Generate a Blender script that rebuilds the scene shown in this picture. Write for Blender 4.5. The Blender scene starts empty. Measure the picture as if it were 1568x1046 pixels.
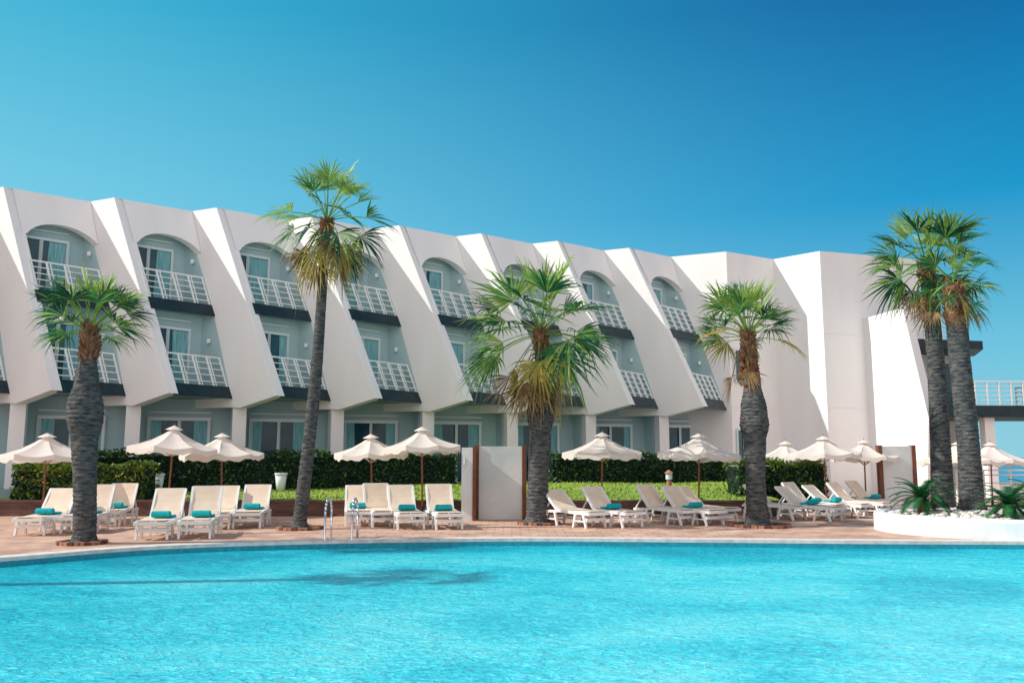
import bpy, math, random
from mathutils import Vector as V, Matrix
R = random.Random(7)
scene = bpy.context.scene
COL = scene.collection

# ------------------------------------------------------------ materials
def newmat(name):
    m = bpy.data.materials.new(name); m.use_nodes = True
    nt = m.node_tree
    return m, nt, nt.nodes["Principled BSDF"]
def N(nt, t, **k):
    n = nt.nodes.new(t)
    for a, b in k.items():
        if hasattr(n, a): setattr(n, a, b)
        else: n.inputs[a].default_value = b
    return n
def ramp(nt, stops):
    r = nt.nodes.new('ShaderNodeValToRGB'); e = r.color_ramp.elements
    while len(e) < len(stops): e.new(0.5)
    for i, (p, c) in enumerate(stops):
        e[i].position = p; e[i].color = (c[0], c[1], c[2], 1)
    return r
def mottled(name, c1, c2, scale=3.0, rough=0.7, bump=0.0, bscale=30, spec=0.3, metallic=0, stretch=(1,1,1), lo=.3, hi=.7):
    m, nt, b = newmat(name)
    tc = N(nt, 'ShaderNodeTexCoord'); mp = N(nt, 'ShaderNodeMapping'); mp.inputs['Scale'].default_value = stretch
    nt.links.new(tc.outputs['Object'], mp.inputs['Vector'])
    no = N(nt, 'ShaderNodeTexNoise'); no.inputs['Scale'].default_value = scale; no.inputs['Detail'].default_value = 6
    nt.links.new(mp.outputs[0], no.inputs['Vector'])
    r = ramp(nt, [(lo, c1), (hi, c2)])
    nt.links.new(no.outputs['Fac'], r.inputs[0]); nt.links.new(r.outputs[0], b.inputs['Base Color'])
    b.inputs['Roughness'].default_value = rough; b.inputs['Specular IOR Level'].default_value = spec
    b.inputs['Metallic'].default_value = metallic
    if bump:
        n2 = N(nt, 'ShaderNodeTexNoise'); n2.inputs['Scale'].default_value = bscale; n2.inputs['Detail'].default_value = 4
        nt.links.new(mp.outputs[0], n2.inputs['Vector'])
        bp = N(nt, 'ShaderNodeBump'); bp.inputs['Strength'].default_value = bump; bp.inputs['Distance'].default_value = 0.03
        nt.links.new(n2.outputs['Fac'], bp.inputs['Height']); nt.links.new(bp.outputs[0], b.inputs['Normal'])
    return m
def leafmat(name, c1, c2, trans=0.35, scale=5):
    m, nt, b = newmat(name)
    out = nt.nodes['Material Output']
    tc = N(nt, 'ShaderNodeTexCoord')
    no = N(nt, 'ShaderNodeTexNoise'); no.inputs['Scale'].default_value = scale; no.inputs['Detail'].default_value = 3
    nt.links.new(tc.outputs['Object'], no.inputs['Vector'])
    r = ramp(nt, [(.35, c1), (.65, c2)]); nt.links.new(no.outputs['Fac'], r.inputs[0])
    nt.links.new(r.outputs[0], b.inputs['Base Color']); b.inputs['Roughness'].default_value = .42
    b.inputs['Specular IOR Level'].default_value = .4
    t = N(nt, 'ShaderNodeBsdfTranslucent'); nt.links.new(r.outputs[0], t.inputs['Color'])
    mx = N(nt, 'ShaderNodeMixShader'); mx.inputs[0].default_value = trans
    nt.links.new(b.outputs[0], mx.inputs[1]); nt.links.new(t.outputs[0], mx.inputs[2])
    nt.links.new(mx.outputs[0], out.inputs['Surface'])
    return m

M = {}
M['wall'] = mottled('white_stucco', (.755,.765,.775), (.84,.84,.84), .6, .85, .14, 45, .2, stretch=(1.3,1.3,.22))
M['wallin_shade'] = mottled('recess_stucco_shaded', (.36,.52,.56), (.43,.59,.62), .8, .85, .1, 45, .2)  # wall stucco with the recess shade painted in as darker teal
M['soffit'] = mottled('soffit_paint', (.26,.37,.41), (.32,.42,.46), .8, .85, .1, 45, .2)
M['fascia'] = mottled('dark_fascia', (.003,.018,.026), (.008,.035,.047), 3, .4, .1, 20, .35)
M['rail'] = mottled('white_rail_paint', (.74,.8,.8), (.78,.83,.83), 8, .4)
M['frame'] = mottled('window_frame', (.62,.72,.74), (.68,.77,.79), 8, .4)
M['glass'] = mottled('window_glass', (.004,.04,.06), (.014,.10,.13), 1.2, .08, 0, 1, .4)
M['curtain'] = mottled('curtain_cloth', (.10,.32,.37), (.28,.53,.57), 9, .8, 0, 1, .1, stretch=(3,3,.2))
M['sea'] = mottled('sea_water', (.03,.2,.32), (.05,.26,.38), .05, .3)
M['ground'] = mottled('dry_ground', (.32,.27,.2), (.42,.36,.28), .4, .9, .3, 8)
M['coping'] = mottled('pool_coping', (.54,.48,.44), (.74,.70,.67), 6, .7, .15, 40)
M['tile'] = mottled('pool_tile', (.01,.22,.30), (.03,.34,.43), 14, .3)
M['island'] = mottled('island_plaster', (.58,.65,.67), (.76,.78,.78), 1.3, .8, .2, 20)
M['pebble'] = mottled('white_pebble', (.50,.46,.43), (.8,.76,.73), 9, .7)
M['brown'] = mottled('brown_wood_trim', (.13,.045,.025), (.2,.075,.04), 8, .6, .1, 30)
M['pole'] = mottled('umbrella_pole_wood', (.2,.07,.04), (.28,.1,.06), 8, .5)
M['rib'] = mottled('umbrella_rib', (.5,.4,.32), (.6,.5,.4), 8, .5)
M['steel'] = mottled('polished_steel', (.7,.72,.74), (.8,.82,.84), 5, .18, metallic=1)
M['plast'] = mottled('lounger_plastic', (.76,.77,.77), (.82,.82,.82), 5, .4)
M['sling'] = mottled('lounger_sling', (.72,.58,.45), (.79,.66,.53), 5, .75)
M['towel'] = mottled('teal_towel', (.003,.28,.33), (.01,.42,.47), 20, .9, .3, 60)
M['soil'] = mottled('soil', (.07,.045,.03), (.13,.09,.06), 6, .9, .5, 15)
M['trunk'] = mottled('palm_bark', (.03,.042,.052), (.16,.145,.13), 4, .9, .9, 10, .15, stretch=(1.6,1.6,5), lo=.36, hi=.72)
M['boots'] = mottled('palm_boots', (.10,.045,.03), (.36,.17,.09), 7, .85, .8, 20, .15, stretch=(2,2,1))
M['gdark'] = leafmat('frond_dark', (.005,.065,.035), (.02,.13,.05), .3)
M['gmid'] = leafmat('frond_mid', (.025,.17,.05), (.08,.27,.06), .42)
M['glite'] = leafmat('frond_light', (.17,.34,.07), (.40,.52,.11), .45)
M['gyel'] = leafmat('frond_yellow', (.42,.34,.06), (.6,.46,.12), .4)
M['gbrn'] = leafmat('frond_dead', (.16,.09,.04), (.40,.26,.12), .3)
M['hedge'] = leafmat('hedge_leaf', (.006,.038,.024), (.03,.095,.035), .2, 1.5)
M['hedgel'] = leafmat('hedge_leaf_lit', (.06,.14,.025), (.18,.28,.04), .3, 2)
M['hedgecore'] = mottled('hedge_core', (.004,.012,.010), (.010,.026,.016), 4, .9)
M['flower'] = mottled('yellow_flower', (.7,.5,.03), (.8,.6,.05), 4, .7)
M['terra'] = mottled('terracotta', (.30,.13,.08), (.40,.2,.13), 4, .8)

m, nt, b = newmat('umbrella_canvas'); out = nt.nodes['Material Output']
b.inputs['Base Color'].default_value = (.84,.79,.74,1); b.inputs['Roughness'].default_value = .85
t = N(nt, 'ShaderNodeBsdfTranslucent'); t.inputs['Color'].default_value = (.86,.77,.70,1)
mx = N(nt, 'ShaderNodeMixShader'); mx.inputs[0].default_value = .35
nt.links.new(b.outputs[0], mx.inputs[1]); nt.links.new(t.outputs[0], mx.inputs[2]); nt.links.new(mx.outputs[0], out.inputs['Surface'])
M['canvas'] = m

def brickmat(name, c1, c2, mortar, scale, bw, rh, ms=.02, rot=0, vert=False):
    m, nt, b = newmat(name)
    tc = N(nt, 'ShaderNodeTexCoord'); mp = N(nt, 'ShaderNodeMapping')
    mp.inputs['Rotation'].default_value = (math.radians(90) if vert else 0, 0, rot)
    nt.links.new(tc.outputs['Object'], mp.inputs['Vector'])
    br = N(nt, 'ShaderNodeTexBrick')
    br.inputs['Color1'].default_value = (*c1,1); br.inputs['Color2'].default_value = (*c2,1); br.inputs['Mortar'].default_value = (*mortar,1)
    br.inputs['Scale'].default_value = scale; br.inputs['Brick Width'].default_value = bw; br.inputs['Row Height'].default_value = rh
    br.inputs['Mortar Size'].default_value = ms
    nt.links.new(mp.outputs[0], br.inputs['Vector'])
    no = N(nt, 'ShaderNodeTexNoise'); no.inputs['Scale'].default_value = 1.3; no.inputs['Detail'].default_value = 8
    nt.links.new(tc.outputs['Object'], no.inputs['Vector'])
    r = ramp(nt, [(.3, (.66,.66,.66)), (.7, (1.14,1.14,1.14))]); nt.links.new(no.outputs['Fac'], r.inputs[0])
    mm = N(nt, 'ShaderNodeMixRGB', blend_type='MULTIPLY'); mm.inputs[0].default_value = 1
    nt.links.new(br.outputs['Color'], mm.inputs[1]); nt.links.new(r.outputs[0], mm.inputs[2])
    nt.links.new(mm.outputs[0], b.inputs['Base Color']); b.inputs['Roughness'].default_value = .8
    b.inputs['Specular IOR Level'].default_value = .2
    bp = N(nt, 'ShaderNodeBump'); bp.inputs['Strength'].default_value = .4; bp.inputs['Distance'].default_value = .01
    nt.links.new(br.outputs['Fac'], bp.inputs['Height']); bp.invert = True; nt.links.new(bp.outputs[0], b.inputs['Normal'])
    return m
M['deck'] = brickmat('terracotta_deck', (.54,.34,.25), (.64,.43,.33), (.38,.26,.2), 1.0, .4, .4, .014)
M['brick'] = brickmat('dark_brick', (.10,.05,.045), (.18,.08,.06), (.11,.09,.085), 1.0, .26, .085, .012, vert=True)

# grass
m, nt, b = newmat('lawn_grass')
tc = N(nt, 'ShaderNodeTexCoord')
n1 = N(nt, 'ShaderNodeTexNoise'); n1.inputs['Scale'].default_value = .8; n1.inputs['Detail'].default_value = 8
n2 = N(nt, 'ShaderNodeTexNoise'); n2.inputs['Scale'].default_value = 25; n2.inputs['Detail'].default_value = 4
for n in (n1, n2): nt.links.new(tc.outputs['Object'], n.inputs['Vector'])
mx = N(nt, 'ShaderNodeMixRGB'); mx.inputs[0].default_value = .5
nt.links.new(n1.outputs['Fac'], mx.inputs[1]); nt.links.new(n2.outputs['Fac'], mx.inputs[2])
r = ramp(nt, [(.35, (.12,.23,.025)), (.5, (.24,.36,.045)), (.65, (.38,.46,.08))]); nt.links.new(mx.outputs[0], r.inputs[0])
nt.links.new(r.outputs[0], b.inputs['Base Color']); b.inputs['Roughness'].default_value = .8
bp = N(nt, 'ShaderNodeBump'); bp.inputs['Strength'].default_value = .8; bp.inputs['Distance'].default_value = .05
nt.links.new(n2.outputs['Fac'], bp.inputs['Height']); nt.links.new(bp.outputs[0], b.inputs['Normal'])
M['grass'] = m

# pool water
m, nt, b = newmat('pool_water')
tc = N(nt, 'ShaderNodeTexCoord')
mp = N(nt, 'ShaderNodeMapping'); mp.inputs['Scale'].default_value = (1, 1.4, 1); mp.inputs['Rotation'].default_value = (0,0,.35)
nt.links.new(tc.outputs['Object'], mp.inputs['Vector'])
nb = N(nt, 'ShaderNodeTexNoise'); nb.inputs['Scale'].default_value = .3; nb.inputs['Detail'].default_value = 4; nb.inputs['Distortion'].default_value = .8
ns = N(nt, 'ShaderNodeTexNoise'); ns.inputs['Scale'].default_value = 8; ns.inputs['Detail'].default_value = 6; ns.inputs['Roughness'].default_value=.6; ns.inputs['Distortion'].default_value = 1.6
n3 = N(nt, 'ShaderNodeTexNoise'); n3.inputs['Scale'].default_value = 2.2; n3.inputs['Detail'].default_value = 3; n3.inputs['Distortion'].default_value = .8
for n in (nb, ns, n3): nt.links.new(mp.outputs[0], n.inputs['Vector'])
ma = N(nt, 'ShaderNodeMath', operation='MULTIPLY'); nt.links.new(ns.outputs['Fac'], ma.inputs[0]); ma.inputs[1].default_value = .55
mb_ = N(nt, 'ShaderNodeMath', operation='MULTIPLY_ADD'); nt.links.new(nb.outputs['Fac'], mb_.inputs[0]); mb_.inputs[1].default_value = .45
nt.links.new(ma.outputs[0], mb_.inputs[2])
at = N(nt, 'ShaderNodeVertexColor'); at.layer_name = 'shore'
sub_ = N(nt, 'ShaderNodeMath', operation='MULTIPLY_ADD'); nt.links.new(at.outputs['Color'], sub_.inputs[0]); sub_.inputs[1].default_value = -.13
nt.links.new(mb_.outputs[0], sub_.inputs[2])
r = ramp(nt, [(.32, (.0,.36,.50)), (.43,(.008,.60,.77)), (.50, (.045,.76,.90)), (.60, (.17,.86,.94))]); nt.links.new(sub_.outputs[0], r.inputs[0])
nt.links.new(r.outputs[0], b.inputs['Base Color']); b.inputs['Roughness'].default_value = .06; b.inputs['IOR'].default_value = 1.33
b.inputs['Specular IOR Level'].default_value = .26
hh = N(nt, 'ShaderNodeMath', operation='MULTIPLY_ADD'); nt.links.new(n3.outputs['Fac'], hh.inputs[0]); hh.inputs[1].default_value = 1.5
nt.links.new(ns.outputs['Fac'], hh.inputs[2])
bp = N(nt, 'ShaderNodeBump'); bp.inputs['Strength'].default_value = 1.0; bp.inputs['Distance'].default_value = .055
nt.links.new(hh.outputs[0], bp.inputs['Height']); nt.links.new(bp.outputs[0], b.inputs['Normal'])
M['water'] = m

# ------------------------------------------------------------ mesh builder
class MB:
    def __init__(s): s.v=[]; s.f=[]; s.m=[]; s.mats=[]; s.sm=[]
    def mi(s, k):
        if k not in s.mats: s.mats.append(k)
        return s.mats.index(k)
    def face(s, pts, k, smooth=False):
        n=len(s.v); s.v.extend([tuple(p) for p in pts]); s.f.append(tuple(range(n,n+len(pts)))); s.m.append(s.mi(k)); s.sm.append(smooth)
    def idx(s, pts, faces, k, smooth=False):
        n=len(s.v); s.v.extend([tuple(p) for p in pts])
        for f in faces: s.f.append(tuple(n+i for i in f)); s.m.append(s.mi(k)); s.sm.append(smooth)
    def prism(s, poly, vec, k):
        a=[V(p) for p in poly]; vec=V(vec); b=[p+vec for p in a]; n=len(a)
        fs=[tuple(range(n))[::-1], tuple(range(n,2*n))]+[(i,(i+1)%n,n+(i+1)%n,n+i) for i in range(n)]
        s.idx(a+b, fs, k)
    def box(s, c, d, k, rz=0, M4=None):
        hx,hy,hz=d[0]/2,d[1]/2,d[2]/2
        ps=[V((x,y,z)) for x in(-hx,hx) for y in(-hy,hy) for z in(-hz,hz)]
        rt=Matrix.Rotation(rz,3,'Z'); ps=[rt@p+V(c) for p in ps]
        if M4: ps=[M4@p for p in ps]
        s.idx(ps,[(0,1,3,2),(4,6,7,5),(0,4,5,1),(2,3,7,6),(0,2,6,4),(1,5,7,3)],k)
    def beam(s, p, q, w, k, h=None, n=4, smooth=False, w2=None):
        p=V(p);q=V(q);d=(q-p)
        if d.length<1e-6: return
        d.normalize(); u=V((0,0,1)) if abs(d.z)<.9 else V((1,0,0))
        a=d.cross(u).normalized(); b2=a.cross(d).normalized(); h=h or w; w2=w2 or w
        if n==4:
            o=[(-1,-1),(1,-1),(1,1),(-1,1)]
            ps=[p+a*(x*w/2)+b2*(y*h/2) for x,y in o]+[q+a*(x*w2/2)+b2*(y*h*w2/w/2) for x,y in o]
        else:
            an=[2*math.pi*i/n for i in range(n)]
            ps=[p+(a*math.cos(t)+b2*math.sin(t))*w/2 for t in an]+[q+(a*math.cos(t)+b2*math.sin(t))*w2/2 for t in an]
        s.idx(ps,[(i,(i+1)%n,n+(i+1)%n,n+i) for i in range(n)]+[tuple(range(n))[::-1],tuple(range(n,2*n))],k,smooth)
    def tube(s, pts, r, k, n=8):
        for a,b in zip(pts[:-1],pts[1:]): s.beam(a,b,2*r,k,n=n,smooth=True)
    def make(s, name, parent=None, loc=(0,0,0)):
        me=bpy.data.meshes.new(name); me.from_pydata(s.v,[],s.f)
        for k in s.mats: me.materials.append(M[k])
        me.polygons.foreach_set('material_index', s.m); me.polygons.foreach_set('use_smooth', s.sm); me.update()
        o=bpy.data.objects.new(name,me); COL.objects.link(o); o.location=loc
        if parent: o.parent=parent
        return o

# ------------------------------------------------------------ camera
cam=bpy.data.cameras.new('camera'); co=bpy.data.objects.new('camera',cam); COL.objects.link(co)
co.location=(0,0,1.7); co.rotation_euler=(math.radians(90+7.695),0,0); cam.lens=30.08; cam.sensor_width=36; cam.clip_end=6000
scene.camera=co

# ------------------------------------------------------------ ground, sea, pool
g=MB(); g.face([(-3000,-3000,-.6),(3000,-3000,-.6),(3000,3000,-.6),(-3000,3000,-.6)],'ground'); g.make('ground')
g=MB(); g.face([(-3000,75,-.55),(3000,75,-.55),(3000,3000,-.55),(-3000,3000,-.55)],'sea'); g.make('sea')

ctrl=[(-8.7,14.8),(-6.9,16.7),(-4,17.8),(0,18.35),(4.25,18.1),(7.6,17.8),(14,17.4),(20,16),(24,11),(22,4),(12,1.6),(0,1.4),(-8,2.5),(-11.4,6),(-11.5,10.5),(-10.4,13.2)]
def catmull(c, n=8):
    o=[]; L=len(c)
    for i in range(L):
        p0,p1,p2,p3=[V(c[(i+j-1)%L]) for j in range(4)]
        for k in range(n):
            t=k/n
            o.append(.5*((2*p1)+(p2-p0)*t+(2*p0-5*p1+4*p2-p3)*t*t+(3*p1-p0-3*p2+p3)*t**3))
    return o
loop=catmull(ctrl)
ctr=V((4,10))
def off(l, d):
    o=[]; n=len(l)
    for i in range(n):
        t=(l[(i+1)%n]-l[i-1]).normalized(); o.append(l[i]+V((-t.y,t.x))*d)
    return o
w_o=off(loop,.2); cop_o=off(loop,.38)
# water surface: rings following the pool wall carry a 'shore' attribute (how much of the wall tiling shows through)
n=len(loop); wr=[(w_o,1.0),(off(loop,-.9),.85),(off(loop,-1.9),.35),(off(loop,-2.9),0.0)]
wv=[];wf=[];wc=[]
for rr_,s_ in wr:
    for p in rr_: wv.append((p.x,p.y,-.14)); wc.append(s_)
for k in range(3):
    for i in range(n):
        j=(i+1)%n; wf.append((k*n+i,(k+1)*n+i,(k+1)*n+j,k*n+j))
wf.append(tuple(3*n+i for i in range(n))[::-1])
me=bpy.data.meshes.new('swimming_pool_water'); me.from_pydata(wv,[],wf); ca=me.color_attributes.new('shore','FLOAT_COLOR','POINT')
for i,s_ in enumerate(wc): ca.data[i].color=(s_,s_,s_,1)
me.materials.append(M['water']); me.update()
import bmesh
bm=bmesh.new(); bm.from_mesh(me)
bmesh.ops.recalc_face_normals(bm,faces=bm.faces)
if sum(f.normal.z for f in bm.faces)<0: bmesh.ops.reverse_faces(bm,faces=bm.faces)
bm.to_mesh(me); bm.free()
wo_=bpy.data.objects.new('swimming_pool_water',me); COL.objects.link(wo_)
g=MB()
for i in range(n):
    j=(i+1)%n; a,b2,c,d=loop[i],loop[j],cop_o[j],cop_o[i]
    g.face([(a.x,a.y,.015),(b2.x,b2.y,.015),(c.x,c.y,.015),(d.x,d.y,.015)],'coping')
    g.face([(a.x,a.y,-.05),(b2.x,b2.y,-.05),(b2.x,b2.y,.015),(a.x,a.y,.015)],'coping')
    g.face([(a.x,a.y,-.5),(b2.x,b2.y,-.5),(b2.x,b2.y,-.05),(a.x,a.y,-.05)],'tile')
g.make('pool_coping')
g=MB()
for i in range(n):
    j=(i+1)%n; a,b2=cop_o[i],cop_o[j]; c=ctr+(b2-ctr)*3.2; d=ctr+(a-ctr)*3.2
    g.face([(a.x,a.y,0.004),(b2.x,b2.y,.004),(c.x,c.y,.004),(d.x,d.y,.004)],'deck')
g.make('pool_deck')

# island
g=MB(); K=48; cx,cy,rx,ry=11.75,20.2,3.2,2.6
prof=[(0,-.5),(0,.36),(.06,.42),(.24,.42),(.3,.34)]
def rg(o,z): return [(cx+(rx-o)*math.cos(2*math.pi*i/K),cy+(ry-o)*math.sin(2*math.pi*i/K),z) for i in range(K)]
rs=[rg(o,z) for o,z in prof]
for a,b2 in zip(rs[:-1],rs[1:]):
    for i in range(K): g.face([a[i],a[(i+1)%K],b2[(i+1)%K],b2[i]],'island')
g.face(rs[-1],'pebble')
ico=[(math.cos(t)*math.cos(p),math.sin(t)*math.cos(p),math.sin(p)) for p in(-.6,.6) for t in [i*math.pi/2.5+ (0 if p<0 else .6) for i in range(5)]]
for _ in range(2200):
    a=R.random()*6.283; q=math.sqrt(R.random()); x=cx+(rx-.35)*q*math.cos(a); y=cy+(ry-.35)*q*math.sin(a); sz=R.uniform(.03,.08)
    z=.36+.1*(1-q*q)
    pts=[(x+p[0]*sz*1.2,y+p[1]*sz,z+p[2]*sz*.8) for p in ico]+[(x,y,z-sz*.8),(x,y,z+sz*.8)]
    fs=[(i,(i+1)%5,5+i) for i in range(5)]+[((i+1)%5,5+(i+1)%5,5+i) for i in range(5)]+[(5+i,5+(i+1)%5,11) for i in range(5)]
    g.idx(pts,fs,'pebble')
g.make('planter_island')

# brick retaining wall + lawn
g=MB(); g.box((-11.2,25.4,.2),(38,.28,.42),'brick'); g.box((-11.2,25.4,.43),(38.1,.34,.05),'brick'); g.box((7.9,28.4,.2),(.28,5.7,.42),'brick'); g.make('brick_wall')
g=MB(); nx=60; ny=10
def lz(x,y):
    return .38+.38*min(1,max(0,(y-25.5)/5.0))+.03*math.sin(x*.9+y)
for i in range(nx):
    for j in range(ny):
        xs=[-32+40*(i+a)/nx for a in(0,1)]; ys=[25.5+8*(j+a)/ny for a in (0,1)]
        g.face([(xs[0],ys[0],lz(xs[0],ys[0])),(xs[1],ys[0],lz(xs[1],ys[0])),(xs[1],ys[1],lz(xs[1],ys[1])),(xs[0],ys[1],lz(xs[0],ys[1]))],'grass',True)
for _ in range(9000):
    x=R.uniform(-14,7.8); y=R.uniform(25.6,32); z=lz(x,y); h=R.uniform(.03,.08); a=R.random()*3.14; dx=math.cos(a)*.03; dy=math.sin(a)*.03
    g.face([(x-dx,y-dy,z),(x+dx,y+dy,z),(x+R.uniform(-.03,.03),y+R.uniform(-.03,.03),z+h)],'grass')
g.make('lawn')

def hedge(p0,p1,depth,z0,z1,dens,name='hedge',flowers=0,lit=.2):
    g=MB(); p0=V(p0);p1=V(p1); d=(p1-p0); L=d.length; d.normalize(); nrm=V((d.y,-d.x))
    if nrm.y>0: nrm=-nrm
    c=(p0+p1)/2; rz=math.atan2(d.y,d.x)
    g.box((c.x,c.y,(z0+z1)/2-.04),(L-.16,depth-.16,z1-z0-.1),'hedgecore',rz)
    cnt=int(dens*L)
    for i in range(cnt):
        u=R.uniform(0,L); bump=.06*math.sin(u*2.1)+.05*math.sin(u*5.3+1)
        if R.random()<.6: v=depth/2+R.uniform(-.1,.03)+bump*.5; z=R.uniform(z0,z1+bump)
        else: v=R.uniform(-depth/2,depth/2); z=z1+R.uniform(-.08,.04)+bump
        if R.random()<.05: z=z1+bump+R.uniform(0,.12)
        if R.random()<.04: u=R.choice([0,L])+R.uniform(-.04,.04); v=R.uniform(-depth/2,depth/2); z=R.uniform(z0,z1)
        p=p0+d*u+nrm*v; P=V((p.x,p.y,z)); s=R.uniform(.035,.08)
        a=V((R.gauss(0,1),R.gauss(0,1),R.gauss(0,1))).normalized(); b2=a.cross(V((R.gauss(0,1),R.gauss(0,1),R.gauss(0,1)))).normalized()
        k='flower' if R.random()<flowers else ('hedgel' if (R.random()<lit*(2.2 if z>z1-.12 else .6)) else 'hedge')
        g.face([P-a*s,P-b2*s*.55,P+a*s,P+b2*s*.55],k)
    return g.make(name)
hedge((-14.8,26.2),(-10.9,26.2),1.1,.38,1.40,2400,flowers=.04,lit=.6)
hedge((-13.6,27.6),(-2.1,31.1),.9,.5,1.80,1100,lit=.16)
hedge((1.3,31.6),(8.2,33.2),.9,.5,1.72,1000,lit=.16)
hedge((6.9,27.3),(9.9,27.9),1.0,0,1.5,2000,lit=.5)

# ------------------------------------------------------------ hotel
hotel=bpy.data.objects.new('hotel_building',None); COL.objects.link(hotel)
ZT=10.8; ZB=3.74
step=V((3.205,1.225)); P0=V((-14.09,29.35)); wh=V((.913,-.408)); ws=wh*.436; nf_=V((-.408,-.913))
def Pp(i,z): return P0+step*i+ws*(ZT-z)
def tt(z): return 1.15+(ZT-z)/(ZT-ZB)*.80
def Qp(i,z): return Pp(i,z)-wh*tt(z)
def PT(i,f,z,back=0.0,dz=0):
    q=Pp(i,z).lerp(Qp(i+1,z),f)-wh*back
    return V((q.x,q.y,z+dz))
def v3(q,z): return V((q.x,q.y,z))
fins=MB(); pan=MB(); slab=MB(); rail=MB(); rec=MB(); win=MB()
phat=(Qp(1,7)-Pp(0,7)).normalized()
I0,I1=-4,6
for i in range(I0,I1+1):
    e=phat*.34
    Bk=Qp(i,ZT)-wh*3.6
    tipq=Qp(i,ZB)+wh*.35
    poly=[v3(Bk,ZT+.004),v3(Pp(i,ZT),ZT+.004),v3(Pp(i,ZB+.05),ZB+.05),v3(tipq,ZB-.33),v3(Qp(i,ZB)-wh*.1,ZB-.3),v3(Bk,ZB-.3)]
    fins.prism(poly,(e.x,e.y,0),'wall')
    nf=32; f0,f1=.10,.995
    def arch(f):
        a=(f-.15)/(.99-.15)
        if a<=0 or a>=1: return 9.16
        return 9.16+.52*max(0,(1-abs(2*a-1)**2.2))**.8
    th=.3
    fs=[f0+(f1-f0)*k/nf for k in range(nf+1)]
    for a,b2 in zip(fs[:-1],fs[1:]):
        za,zb=arch(a),arch(b2)
        pan.face([PT(i,a,za),PT(i,b2,zb),PT(i,b2,ZT),PT(i,a,ZT)],'wall')
        pan.face([PT(i,a,za),PT(i,b2,zb),PT(i,b2,zb,th),PT(i,a,za,th)],'wall')
        pan.face([PT(i,a,za,th),PT(i,b2,zb,th),PT(i,b2,ZT,th),PT(i,a,ZT,th)],'wall')
    pan.prism([PT(i,.10,9.16),PT(i,.135,9.16),PT(i,.135,7.1),PT(i,.10,7.1)],(-wh.x*.3,-wh.y*.3,0),'wall')
    pan.face([PT(i,0,ZT-.01),PT(i,1,ZT-.01),v3(Qp(i+1,ZT)-wh*9,ZT-.01),v3(Pp(i,ZT)-wh*9,ZT-.01)],'wall')
    rec.face([PT(i,.05,9.85,.3),PT(i,.995,9.85,.3),PT(i,.995,9.85,4),PT(i,.05,9.85,4)],'wallin_shade')
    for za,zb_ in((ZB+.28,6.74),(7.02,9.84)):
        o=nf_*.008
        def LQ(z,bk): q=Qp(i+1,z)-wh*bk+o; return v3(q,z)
        rec.face([LQ(za,.02),LQ(zb_,.02 if zb_<8 else .3),LQ(zb_,2.5),LQ(za,2.5)],'wallin_shade')  # thin liner over the fin's inner face, shade painted into its colour
    for lv,zb in enumerate((ZB,ZB+3.0)):
        a,b2=PT(i,.085,zb,.0),PT(i,1.0,zb,.0); nrm=V((-(b2-a).y,(b2-a).x,0)).normalized()
        up=V((ws.x*-.42,ws.y*-.42,.42))
        fa=[a-nrm*.03,b2-nrm*.03]
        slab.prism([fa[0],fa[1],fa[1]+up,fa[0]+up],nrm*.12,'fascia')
        bk=[b2-V((wh.x,wh.y,0))*4.2,a-V((wh.x,wh.y,0))*5.6]
        q=[a+nrm*.1,b2+nrm*.1,bk[0],bk[1]]
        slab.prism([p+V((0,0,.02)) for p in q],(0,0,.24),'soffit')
        A=PT(i,.085,zb)+up; B=PT(i,.985,zb)+up; rl=V((-ws.x*1.0,-ws.y*1.0,1.0))
        A+=V((0,0,.06)); B+=V((0,0,.06))
        rail.beam(A+rl*.98,B+rl*.98,.055,'rail')
        for h in(.08,.32,.54,.76): rail.beam(A+rl*h,B+rl*h,.03,'rail')
        for k in range(5):
            t=k/4; p=A.lerp(B,min(.99,max(.01,t))); rail.beam(p-V((0,0,.08)),p+rl*.98,.055,'rail')
            if 0<k<4:
                p2=A.lerp(B,t+.05); rail.beam(p2-V((0,0,.08)),p2+rl*.98,.035,'rail')
        zt=(6.76 if lv==0 else 9.85); zf=zb+.26; zr=zb+1.7; bd=1.0
        def W(f,z,o=0):
            q=PT(i,f,zr,bd+o); return V((q.x,q.y,z))
        rec.face([W(.06,zf),W(1.0,zf),W(1.0,zt),W(.06,zt)],'wallin_shade')
        d0,d1,dt=.14,.80,zf+2.2
        rec_o=-.03
        win.face([W(d0,zf,rec_o),W(d1,zf,rec_o),W(d1,dt,rec_o),W(d0,dt,rec_o)],'glass')
        cw=R.uniform(.12,.34)
        if R.random()<.85: win.face([W(d1-cw,zf,rec_o-.01),W(d1-.02,zf,rec_o-.01),W(d1-.02,dt,rec_o-.01),W(d1-cw+R.uniform(-.03,.05),dt,rec_o-.01)],'curtain')
        if R.random()<.6: win.face([W(d0,zf,rec_o-.01),W(d0+.2,zf,rec_o-.01),W(d0+.14,dt,rec_o-.01),W(d0,dt,rec_o-.01)],'curtain')
        for f in(d0,(d0+d1)/2,d1): win.beam(W(f,zf,-.06),W(f,dt,-.06),.085,'frame')
        win.beam(W(d0,dt,-.06),W(d1,dt,-.06),.09,'frame')
        win.beam(W(d0,dt+.3,-.05),W(d1,dt+.3,-.05),.05,'frame')
        lp=V((*(Qp(i+1,zb+1.7)-wh*.55),zb+2.1)); win.box((lp.x-.04,lp.y-.09,lp.z),(.11,.09,.15),'rail')
    ub=step.normalized(); nb2=V((-ub.y,ub.x)); 
    g0=Qp(i,ZB)+nb2*1.2; g1=Qp(i+1,ZB)+nb2*1.2
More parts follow.
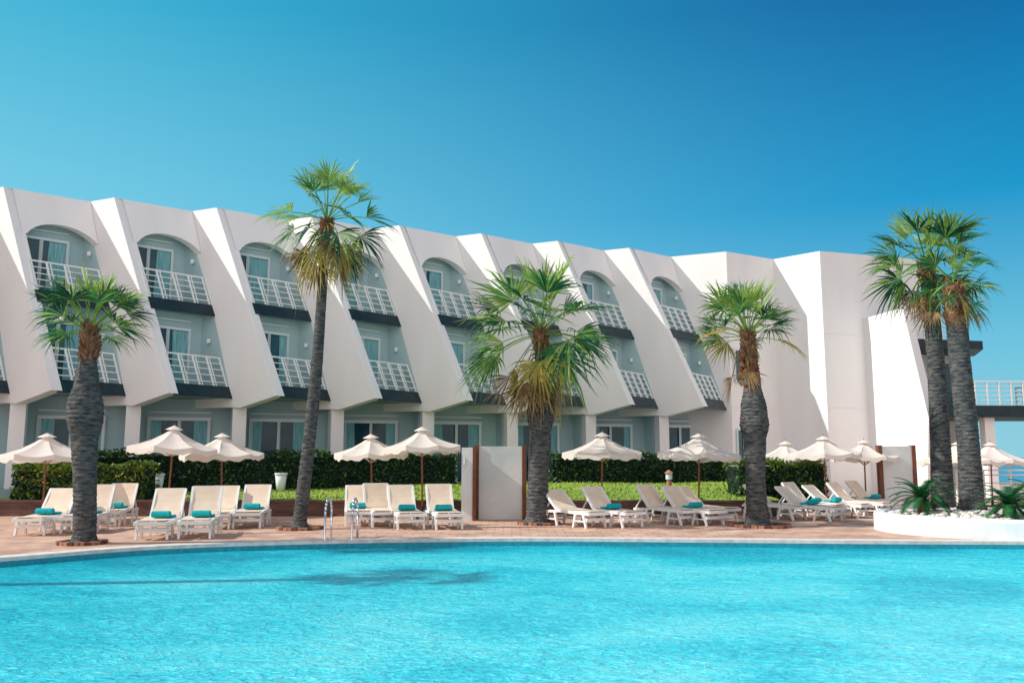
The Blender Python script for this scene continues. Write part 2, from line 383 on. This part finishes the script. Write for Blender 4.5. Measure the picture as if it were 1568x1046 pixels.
    rec.face([v3(g0,.3),v3(g1,.3),v3(g1,ZB+.02),v3(g0,ZB+.02)],'wallin_shade')
    c0=Qp(i,ZB)+ub*.28+nb2*.2
    fins.box((c0.x,c0.y,1.85),(.46,.42,3.14),'wall',math.atan2(ub.y,ub.x))
    cc=Qp(i,ZB)+ub*.12+nb2*1.6
    rec.box((cc.x,cc.y,2.0),(.2,2.2,3.4),'wallin_shade',math.atan2(ub.y,ub.x))
    def G(a,z,o=.04): q=g0+ub*a-nb2*o; return V((q.x,q.y,z))
    x0,x1=.75,2.75
    win.face([G(x0,.75),G(x1,.75),G(x1,3.05),G(x0,3.05)],'glass')
    win.face([G(x0,.75,.05),G(x0+R.uniform(.3,.7),.75,.05),G(x0+R.uniform(.3,.5),3.05,.05),G(x0,3.05,.05)],'curtain')
    xx=R.uniform(.2,.7); win.face([G(x1-xx,.75,.05),G(x1,.75,.05),G(x1,3.05,.05),G(x1-xx,3.05,.05)],'curtain')
    for a in(x0,(x0+x1)/2,x1): win.beam(G(a,.75,.08),G(a,3.05,.08),.10,'frame')
    win.beam(G(x0-.05,3.05,.08),G(x1+.05,3.05,.08),.12,'frame'); win.beam(G(x0-.05,3.28,.08),G(x1+.05,3.28,.08),.06,'frame')
tA=Qp(I0,ZB)-V((-.357,.934))*1.3; tB=Qp(8,ZB)-V((-.357,.934))*1.3
slab.prism([(tA.x,tA.y,.2),(tB.x,tB.y,.2),(tB.x-2,tB.y+5,.2),(tA.x-2,tA.y+5,.2)],(0,0,.5),'soffit')
# wing block
PA=V((9.58,37.38)); QB=V((12.15,38.9)); PB=V((13.73,37.3)); PC=V((18.9,38.9))
fins.prism([v3(q,0) for q in (PA,QB,PB,PC,V((18.0,48)),V((4,50)),PA-wh*5)],(0,0,ZT+.006),'wall')
def AW(f,z,o=.03):
    d=(QB-PA).normalized(); nn=V((d.y,-d.x)); q=PA+(QB-PA)*f+nn*o; return V((q.x,q.y,z))
for z0,z1 in((1.6,2.9),(5.0,6.4),(8.0,9.4)):
    win.face([AW(.08,z0),AW(.34,z0),AW(.34,z1),AW(.08,z1)],'glass')
    win.face([AW(.23,z0,.035),AW(.33,z0,.035),AW(.33,z1,.035),AW(.25,z1,.035)],'curtain')
    for a,b2 in(((.08,z0),(.34,z0)),((.08,z1),(.34,z1)),((.08,z0),(.08,z1)),((.34,z0),(.34,z1)),((.21,z0),(.21,z1))):
        win.beam(AW(*a,.05),AW(*b2,.05),.08,'frame')
for z in(3.85,7.1): 
    for a_,b_ in((PB,PC),(PA,QB)):
        d=(b_-a_).normalized(); nn=V((d.y,-d.x)); fins.beam(v3(a_+nn*.004,z),v3(b_+nn*.004,z),.03,'wall')
# lower block with slanted fin
C0=V((15.75,37.95)); C1=V((16.35,35.3)); C1b=V((16.95,34.9)); ex=V((.36,.1,0))
fins.prism([v3(C0,7.85),v3(C1,7.9),v3(C1b,3.3),v3(C1b-V((.12,-.3)),0.0),v3(C0,0)],ex,'wall')
rec.prism([(16.2,37.6,0),(20.4,38.9,0),(20.0,46,0),(16.0,46,0)],(0,0,6.5),'wall')
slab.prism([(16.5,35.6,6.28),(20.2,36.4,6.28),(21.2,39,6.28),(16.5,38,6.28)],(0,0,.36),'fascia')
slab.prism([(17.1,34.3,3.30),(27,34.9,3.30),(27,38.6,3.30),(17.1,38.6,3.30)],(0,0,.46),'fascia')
def railing(a,b2,h=1.0,nb=5,posts=6):
    a=V(a);b2=V(b2); u=V((0,0,h))
    rail.beam(a+u,b2+u,.06,'rail')
    for k in range(nb): rail.beam(a+u*(k+.3)/(nb+.3),b2+u*(k+.3)/(nb+.3),.032,'rail')
    for k in range(posts+1):
        p=a.lerp(b2,k/posts); rail.beam(p,p+u,.055,'rail')
railing((17.0,35.7,6.62),(19.6,36.4,6.62)); railing((19.6,36.4,6.62),(20.4,38.8,6.62),posts=4)
railing((18.2,34.5,3.74),(22.2,34.7,3.74),posts=8); railing((22.2,34.7,3.74),(27,34.9,3.74),posts=8)
railing((22.2,34.7,3.74),(22.4,38,3.74))
for x,y in((19.3,34.9),(23.2,35.2),(26.4,35.3)): fins.box((x,y,1.64),(.4,.4,3.3),'wall')
for f0 in (17.3,18.9):
    win.face([(f0,37.55+(f0-16.2)*.31,4.0),(f0+1.1,37.55+(f0+1.1-16.2)*.31,4.0),(f0+1.1,37.55+(f0+1.1-16.2)*.31,5.9),(f0,37.55+(f0-16.2)*.31,5.9)],'glass')
fins.make('fin_walls',hotel); pan.make('arched_parapet',hotel); slab.make('balcony_slabs',hotel)
rail.make('balcony_railings',hotel); rec.make('recess_walls',hotel); win.make('windows',hotel)

g=MB()
def fence(a,b2,posts):
    a=V(a);b2=V(b2);u=V((0,0,1.1))
    for h in(.12,.35,.6,.85,1.0): g.beam(a+u*h,b2+u*h,.045,'rail')
    for k in range(posts+1):
        p=a.lerp(b2,k/posts); g.beam(p,p+u,.06,'rail')
fence((15.5,30.2,.15),(27,30.6,.15),12); g.make('terrace_fence')

# ------------------------------------------------------------ palms
def fan(mb,base,az,el,plen,flen,k,droop=1.0):
    h=V((math.cos(az),math.sin(az),0)); s=V((-math.sin(az),math.cos(az),0))
    pts=[]; pos=V(base); e=el
    nseg=5
    for j in range(nseg+1):
        pts.append(pos.copy()); d=h*math.cos(e)+V((0,0,math.sin(e))); pos=pos+d*plen/nseg; e-=.09*droop
    for a,b2 in zip(pts[:-1],pts[1:]): mb.beam(a,b2,.032,('glite' if k!='gbrn' else 'gbrn'),h=.018)
    F=(h*math.cos(e)+V((0,0,math.sin(e)))).normalized(); U=s.cross(F)*-1
    if U.dot(V((0,0,1)))<0: U=-U
    ro=R.uniform(-.8,.8); s,U=(s*math.cos(ro)+U*math.sin(ro)),(U*math.cos(ro)-s*math.sin(ro))
    root=pts[-1]; ns=20; span=math.radians(R.uniform(74,108)); dth=2*span/ns
    fold=R.uniform(.2,.8); dj=R.uniform(.7,1.3)
    for q in range(ns):
        th=-span+dth*(q+.5)+R.uniform(-.06,.06); ln=flen*(.70+.30*math.cos(th*.75))*R.uniform(.76,1.16)
        dr=(F*math.cos(th)+s*math.sin(th))
        dr=(dr+U*fold*abs(math.sin(th))*.6).normalized()
        sd=(s*math.cos(th)-F*math.sin(th)); tipd=R.uniform(.6,2.0)
        def P(t,x=1): 
            p=root+dr*ln*t; p.z-=droop*dj*ln*.5*max(0,t-.35)**2*x; return p
        a=P(0);b2=P(.42);c=P(.72);d=P(1.0,tipd)
        w1=ln*.42*dth*.47; w2=w1*.58; cr=U*w1*.6
        kk=k
        rr_=R.random()
        if k in('gmid','gdark'):
            if rr_<.24: kk='glite'
            elif rr_<.45: kk='gdark'
        mb.face([a,b2-sd*w1,b2+cr],kk); mb.face([a,b2+cr,b2+sd*w1],kk)
        mb.face([b2-sd*w1,c-sd*w2,c+cr*.6,b2+cr],kk); mb.face([b2+cr,c+cr*.6,c+sd*w2,b2+sd*w1],kk)
        mb.face([c-sd*w2,d,c+cr*.6],kk); mb.face([c+cr*.6,d,c+sd*w2],kk)
def palm(x,y,z0,prof,top,cr,nleaf=38,emin=-50,dead=5,yel=3,boot=.6,name='palm_tree',fl=.60,rs=1.0,dr0=1.0):
    mb=MB(); H=prof[-1][0]; n=22
    prof=[(z,r*rs) for z,r in prof]
    steps=int(H/.045); rings=[]
    ph=R.random()*6
    for k in range(steps+1):
        z=H*k/steps
        for (za,ra),(zb,rb) in zip(prof[:-1],prof[1:]):
            if z<=zb+1e-6:
                t=(z-za)/(zb-za); t=t*t*(3-2*t); r=ra+(rb-ra)*t; break
        r*=1+(.022 if k%2 else -.014)+R.uniform(-.010,.010)
        f=z/H; cxx=top[0]*f+.04*math.sin(f*5+ph); cyy=top[1]*f
        rings.append([V((cxx+r*(1+R.uniform(-.025,.025))*math.cos(2*math.pi*a/n),cyy+r*(1+R.uniform(-.025,.025))*math.sin(2*math.pi*a/n),z)) for a in range(n)])
    for k in range(steps):
        zc=H*(k+.5)/steps
        for a in range(n):
            mt='boots' if zc>H-boot*R.uniform(.75,1.15) else 'trunk'
            mb.face([rings[k][a],rings[k][(a+1)%n],rings[k+1][(a+1)%n],rings[k+1][a]],mt)
    cx_,cy_=top[0]+.04*math.sin(5+ph),top[1]; rt=prof[-1][1]
    for k in range(int(90*boot/.6)):
        a=k*2.4; z=H-boot*R.random()
        for (za,ra),(zb,rb) in zip(prof[:-1],prof[1:]):
            if z<=zb+1e-6: r=ra+(rb-ra)*(z-za)/(zb-za); break
        p=V((cx_+r*.9*math.cos(a),cy_+r*.9*math.sin(a),z)); q=p+V((math.cos(a)*.09,math.sin(a)*.09,.14))
        mb.beam(p,q,.08,'boots',h=.03,w2=.03)
    plen=cr*.62; flen=cr*fl
    for k in range(nleaf):
        f=(k+.5)/nleaf; el=math.radians(84-(84-emin)*f**.9+R.uniform(-14,14)); az=k*2.39996+R.uniform(-.4,.4)
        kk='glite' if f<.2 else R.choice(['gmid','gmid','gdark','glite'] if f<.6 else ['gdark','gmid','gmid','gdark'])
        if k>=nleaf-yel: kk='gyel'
        b0=(cx_+.06*math.cos(az),cy_+.06*math.sin(az),H+.1-.3*f)
        fan(mb,b0,az,el,plen*R.uniform(.75,1.18)*(.72+.28*math.sin(f*3.1)),flen*R.uniform(.8,1.12),kk,droop=(.5+.9*f)*dr0)
    for k in range(dead):
        az=R.random()*6.283; el=math.radians(R.uniform(-78,-45))
        fan(mb,(cx_+.1*math.cos(az),cy_+.1*math.sin(az),H-.15),az,el,plen*R.uniform(.9,1.3),flen*R.uniform(.6,.9),'gbrn',droop=.5)
    return mb.make(name,loc=(x,y,z0))
palm(-8.5,17.3,0,[(0,.33),(.2,.27),(1.0,.27),(2.0,.31),(2.45,.43),(2.75,.42),(3.2,.29),(3.75,.19),(4.35,.16)],(-.12,0),1.15,26,14,0,0,.7,rs=.80,dr0=.7)
palm(-5.05,20.8,0,[(0,.30),(.2,.2),(3,.18),(6,.145),(7.6,.13)],(.46,0),1.5,27,-52,6,5,.45,rs=.82)
palm(.69,22.3,0,[(0,.42),(.25,.33),(1.2,.30),(2.3,.31),(2.8,.42),(3.2,.40),(3.7,.23),(4.5,.19),(5.0,.18)],(.06,0),2.0,32,-45,6,5,.55,rs=.88)
palm(6.13,21.6,0,[(0,.40),(.25,.31),(1.2,.28),(2.1,.32),(2.5,.42),(2.9,.38),(3.5,.25),(4.3,.19),(4.85,.16)],(-.12,0),1.38,28,8,2,3,1.4,rs=.85,dr0=.8)
palm(10.9,21.9,.3,[(0,.36),(.5,.30),(2.5,.26),(4.5,.23),(6.4,.2)],(-.05,0),1.5,30,-25,3,1,.5,rs=.88,dr0=.9)
palm(10.82,20.5,.3,[(0,.42),(.4,.31),(1.5,.28),(3.5,.27),(5.0,.25),(5.6,.2)],(-.02,0),.95,16,-45,5,1,1.0,rs=.88)
palm(-13.7,12.1,0,[(0,.36),(.5,.2),(4,.15),(9.3,.12)],(.1,0),.95,26,-40,3,3,.5)
for (x,y,r) in((-8.5,17.3,.42),(-5.05,20.8,.5),(.69,22.3,.5),(6.13,21.6,.7)):
    g=MB(); K=28
    for a in range(K):
        t=2*math.pi*a/K; g.box((x+r*math.cos(t),y+r*math.sin(t),.035),(.1,r*.2,.07),'terra' if a%3 else 'brick',t)
    g.face([(x+r*math.cos(2*math.pi*a/K),y+r*math.sin(2*math.pi*a/K),.05) for a in range(K)],'soil'); g.make('tree_ring')

def cycad(x,y,z,h,r,nf=30):
    mb=MB()
    for k in range(6): mb.beam((0,0,h*k/6),(0,0,h*(k+1)/6),.26-.01*k,'boots',n=10,w2=.3)
    for k in range(nf):
        az=k*2.4+R.uniform(-.2,.2); el=math.radians(75-85*(k/nf)); pos=V((0,0,h)); e=el
        hd=V((math.cos(az),math.sin(az),0)); s=V((-hd.y,hd.x,0))
        for j in range(12):
            d=hd*math.cos(e)+V((0,0,math.sin(e))); nx_=pos+d*r/12
            mb.beam(pos,nx_,.014,'gmid')
            for sgn in(-1,1):
                for o in(0,.33,.66):
                    p=pos.lerp(nx_,o); ln=.17*math.sin((j+o+1.5)/14*3.14)**.6; q=p+(s*sgn*.9+d*.45+V((0,0,.12)))*ln
                    mb.face([p-d*.014,q,p+d*.014],'gdark' if R.random()<.7 else 'gmid')
            pos=nx_; e-=.11
    return mb.make('cycad_plant',loc=(x,y,z))
cycad(9.55,20.2,.40,.34,.85); cycad(10.72,18.75,.40,.26,.8); cycad(12.4,20.4,.40,.3,.85)

# ------------------------------------------------------------ umbrellas
def umbrella(x,y,h,r,rot=0):
    mb=MB(); rise=.52*r/1.2; nr=8
    mb.beam((0,0,0),(0,0,h+.05),.05,'pole',n=10,smooth=True)
    mb.beam((0,0,h+.03),(0,0,h+.13),.045,'pole',n=8,w2=.01)
    mb.beam((0,0,0),(0,0,.09),.5,'fascia',n=16); mb.beam((0,0,.09),(0,0,.35),.09,'fascia',n=10)
    ze=h-rise
    sub=6; K=nr*sub
    ed=[R.uniform(-.035,.03) for _ in range(nr)]
    def pt(a,t,hz=0):
        u=(a%sub)/sub; edge=math.cos(math.pi/nr)/math.cos((u-.5)*2*math.pi/nr)
        th=2*math.pi*a/K; rr=r*t*edge
        s0=ed[(a//sub)%nr]*(1-u)+ed[(a//sub+1)%nr]*u
        sag=-.075*math.sin(math.pi*u)*t-.08*math.sin(math.pi*t)+s0*t
        return V((rr*math.cos(th),rr*math.sin(th),h-rise*t+sag+hz))
    T=[.04,.25,.5,.75,1.0]
    for a in range(K):
        for t0,t1 in zip(T[:-1],T[1:]):
            mb.face([pt(a,t0),pt(a,t1),pt((a+1)%K,t1),pt((a+1)%K,t0)],'canvas',False)
        sc=lambda q:.13+.03*math.sin(q*2.1)
        p,q=pt(a,1.0),pt((a+1)%K,1.0)
        mb.face([p,q,q*1.0+V((q.x*.008,q.y*.008,-sc((a+1)%K))),p+V((p.x*.008,p.y*.008,-sc(a)))],'canvas')
    for a in range(nr):
        t0=2*math.pi*a/nr;t1=2*math.pi*(a+1)/nr; rc=.24
        mb.face([(0,0,h+.07),(rc*math.cos(t0),rc*math.sin(t0),h-.05),(rc*math.cos(t1),rc*math.sin(t1),h-.05)],'canvas')
    for a in range(nr):
        th=2*math.pi*a/nr; c,s=math.cos(th),math.sin(th)
        mb.beam((.03*c,.03*s,h-.08),(r*.96*c,r*.96*s,ze-.09),.018,'rib')
        mb.beam((.03*c,.03*s,h-.75),(r*.5*c,r*.5*s,h-rise*.5-.12),.018,'rib')
    o=mb.make('patio_umbrella',loc=(x,y,0)); o.rotation_euler=(R.uniform(-.04,.04),R.uniform(-.04,.04),rot)
for x,y,h,r in((-12.4,23,2.28,1.2),(-9.12,23,2.48,1.2),(-8.35,25,2.33,1.17),(-4.0,24.9,2.3,1.05),(-2.47,24,2.48,1.13),(2.52,24.5,2.34,1.14),
               (5.14,24,2.3,1.15),(9.25,29,2.18,1.0),(9.78,27,2.3,1.1),(11.4,28,2.2,1.05),(15.0,29,2.17,1.3),(16.3,29.5,2.15,1.2)):
    umbrella(x,y,h,r,R.random()*.8)

# ------------------------------------------------------------ loungers
def rbox_strip(mb,pts,w,th,k):
    for a,b2 in zip(pts[:-1],pts[1:]):
        mb.prism([V((-w/2,a[0],a[1])),V((w/2,a[0],a[1])),V((w/2,b2[0],b2[1])),V((-w/2,b2[0],b2[1]))],(0,0,th),k)
def lounger(x,y,ang,towel=True,back=58):
    mb=MB(); w=.62; sh=.36; bl=.74; sl=1.2
    br=math.radians(back+R.uniform(-8,5))
    for sx in(-1,1):
        X=sx*w/2
        mb.beam((X,0,sh-.02),(X,sl,sh+.02),.06,'plast',h=.075)
        mb.beam((X,sl,sh),(X,sl+.55,sh-.02),.05,'plast',h=.06)
        mb.beam((X,sl,sh+.02),(X,sl+bl*math.cos(br),sh+bl*math.sin(br)),.05,'plast',h=.06)
        for yy,dy in((.22,-.1),(.5,.10),(sl+.1,-.08),(sl+.42,.1)):
            mb.beam((X,yy,sh-.03),(X,yy+dy,0),.06,'plast',h=.06,w2=.045)
        mb.beam((X,.17,.16),(X,.56,.16),.03,'plast'); mb.beam((X,sl+.06,.16),(X,sl+.47,.16),.03,'plast')
        mb.beam((X*.9,sl+bl*.55*math.cos(br),sh+bl*.55*math.sin(br)),(X*.9,sl+.52,sh),.03,'plast')
    for yy,z in((0,sh-.02),(.12,.2),(sl+.5,.2)): mb.beam((-w/2,yy,z),(w/2,yy,z),.05,'plast',h=.07)
    ty,tz=sl+bl*math.cos(br),sh+bl*math.sin(br)
    mb.beam((-w/2,ty,tz),(w/2,ty,tz),.05,'plast',h=.05)
    rbox_strip(mb,[(.03,sh+.035),(.4,sh+.02),(.8,sh+.02),(sl,sh+.04)],w-.05,.018,'sling')
    a=(sl,sh+.05); b2=(ty,tz)
    for k in range(4):
        t0,t1=k/4,(k+1)/4; sg=lambda t:.04*math.sin(math.pi*t)
        p=lambda t:(a[0]+(b2[0]-a[0])*t+sg(t)*.6,a[1]+(b2[1]-a[1])*t-sg(t)*.4)
        (y0,z0),(y1,z1)=p(t0),p(t1)
        mb.prism([(-w/2+.02,y0,z0),(w/2-.02,y0,z0),(w/2-.02,y1,z1),(-w/2+.02,y1,z1)],(0,-.03,.015),'sling')
    if towel:
        yy=sl-.42+R.uniform(-.1,.1); rr=.07; c=R.uniform(-.03,.03); n=12
        xs=[-.2+c,-.18+c,.18+c,.2+c]; rads=[rr*.6,rr,rr,rr*.6]
        rings=[[V((xq,yy+rq*1.15*math.cos(6.283*a_/n),sh+.055+rr+rq*math.sin(6.283*a_/n))) for a_ in range(n)] for xq,rq in zip(xs,rads)]
        for A_,B_ in zip(rings[:-1],rings[1:]):
            for a_ in range(n): mb.face([A_[a_],B_[a_],B_[(a_+1)%n],A_[(a_+1)%n]],'towel',True)
        mb.face(rings[0],'towel'); mb.face(rings[-1],'towel')
        mb.box((c+.03,yy+.2,sh+.075),(.40,.24,.05),'towel',R.uniform(-.2,.2))
    o=mb.make('sun_lounger',loc=(x,y,0.006)); o.rotation_euler=(0,0,math.radians(ang+R.uniform(-4,4)))
for L in ((-10.5,18.9,6,1),(-9.75,19.4,6,1),(-7.42,17.9,8,1),(-6.62,18.15,8,1),(-7.0,20.5,8,0),(-6.35,20.8,8,1),(-10.0,21.4,6,1),
          (-3.75,21.3,12,1),(-3.05,21.2,16,0),(-2.35,20.5,16,1),(-1.45,20.5,18,1),
          (2.1,21.0,36,0),(3.0,21.1,36,1),(4.55,21.9,38,0),(5.15,21.7,38,1),(5.75,22.6,38,0),
          (7.9,23.6,42,0),(8.75,23.2,42,1),(9.2,24.2,42,1),(9.95,24.4,44,1),(10.9,25.2,44,0),(11.9,26.4,44,1)):
    lounger(L[0],L[1],L[2],bool(L[3]),60 if L[0]<0 else 48)

# ------------------------------------------------------------ shower walls
def panel(x0,x1,y,h):
    mb=MB(); c=(x0+x1)/2
    mb.box((c,y,h/2),(x1-x0,.14,h),'island')
    for xx in(x0-.06,x1+.06): mb.box((xx,y,h/2+.01),(.12,.22,h+.04),'brown')
    return mb
mb=panel(-.92,.28,24.1,2.0); mb.box((-1.22,23.85,.98),(.3,.7,1.96),'island'); mb.box((-1.02,23.47,1.0),(.09,.06,2.0),'brown')
mb.beam((-1.3,23.45,1.5),(-1.3,23.45,1.7),.05,'steel'); mb.make('shower_wall')
mb=panel(11.8,12.75,27.6,2.05); mb.make('shower_wall')

mb=MB()
for x in(-3.86,-3.3):
    pts=[V((x,18.0,-.6))]
    for k in range(11):
        t=math.pi*k/10; pts.append(V((x,18.32-.32*math.cos(t),.5+.34*math.sin(t))))
    pts.append(V((x,18.64,0))); mb.tube(pts,.024,'steel')
for z in(-.1,-.35): mb.beam((-3.86,18.0,z),(-3.3,18.0,z),.06,'steel')
mb.make('pool_ladder')
mb=MB(); mb.beam((0,0,0),(0,0,.62),.17,'terra',n=12,w2=.14); mb.beam((0,0,.62),(0,0,.8),.2,'frame',n=12); mb.beam((0,0,.8),(0,0,.9),.3,'terra',n=12,w2=.05); mb.make('path_light',loc=(4.75,26.2,.42))
for x,y in((-11.2,27.75),(-7.6,28.85)):
    mb=MB(); mb.beam((0,0,0),(0,0,.55),.26,'island',n=16,w2=.38,smooth=True); mb.beam((0,0,.55),(0,0,.61),.42,'island',n=16)
    mb.make('plant_pot',loc=(x,y-.35,.58))

# ------------------------------------------------------------ world + sun
E=math.radians(38)
hz=V((-.993,-.12)).normalized()
tosun=V((hz.x*math.cos(E),hz.y*math.cos(E),math.sin(E)))
sl=bpy.data.lights.new('sun','SUN'); sl.energy=5.0; sl.angle=math.radians(.5); sl.color=(1,.95,.87)
so=bpy.data.objects.new('sun',sl); COL.objects.link(so); so.rotation_euler=tosun.to_track_quat('Z','Y').to_euler(); so.location=(-30,0,30)
w=bpy.data.worlds.new('World'); scene.world=w; w.use_nodes=True; nt=w.node_tree; bg=nt.nodes['Background']; out=nt.nodes['World Output']
sky=N(nt,'ShaderNodeTexSky'); sky.sky_type='NISHITA'; sky.sun_disc=False; sky.sun_elevation=E; sky.sun_rotation=math.atan2(tosun.x,tosun.y)
nt.links.new(sky.outputs[0],bg.inputs[0]); bg.inputs[1].default_value=.006
tc=N(nt,'ShaderNodeTexCoord'); sp=N(nt,'ShaderNodeSeparateXYZ'); nt.links.new(tc.outputs['Generated'],sp.inputs[0])
rl=ramp(nt,[(0,(.38,.70,.82)),(.22,(.20,.62,.79)),(.47,(.035,.44,.66)),(1,(.01,.2,.4))])
rr=ramp(nt,[(0,(.26,.60,.72)),(.12,(.13,.51,.70)),(.27,(.0,.29,.58)),(.47,(0,.115,.345)),(1,(0,.06,.25))])
for r in(rl,rr): nt.links.new(sp.outputs['Z'],r.inputs[0])
mr=N(nt,'ShaderNodeMapRange'); mr.interpolation_type='SMOOTHSTEP'; mr.inputs['From Min'].default_value=-.65; mr.inputs['From Max'].default_value=.6
nt.links.new(sp.outputs['X'],mr.inputs['Value'])
mx=N(nt,'ShaderNodeMixRGB'); nt.links.new(mr.outputs[0],mx.inputs[0]); nt.links.new(rl.outputs[0],mx.inputs[1]); nt.links.new(rr.outputs[0],mx.inputs[2])
my=N(nt,'ShaderNodeMapRange'); my.interpolation_type='SMOOTHSTEP'; my.inputs['From Min'].default_value=.1; my.inputs['From Max'].default_value=-.6
nt.links.new(sp.outputs['Y'],my.inputs['Value'])
mh=N(nt,'ShaderNodeMixRGB'); nt.links.new(my.outputs[0],mh.inputs[0]); nt.links.new(mx.outputs[0],mh.inputs[1]); mh.inputs[2].default_value=(1.02,.93,.92,1)  # bright haze added behind the camera to lift the shaded facade
bg2=N(nt,'ShaderNodeBackground'); nt.links.new(mh.outputs[0],bg2.inputs[0]); bg2.inputs[1].default_value=1.0
ad=N(nt,'ShaderNodeAddShader'); nt.links.new(bg.outputs[0],ad.inputs[0]); nt.links.new(bg2.outputs[0],ad.inputs[1]); nt.links.new(ad.outputs[0],out.inputs[0])
scene.view_settings.view_transform='Standard'; scene.view_settings.look='None'; scene.view_settings.exposure=0
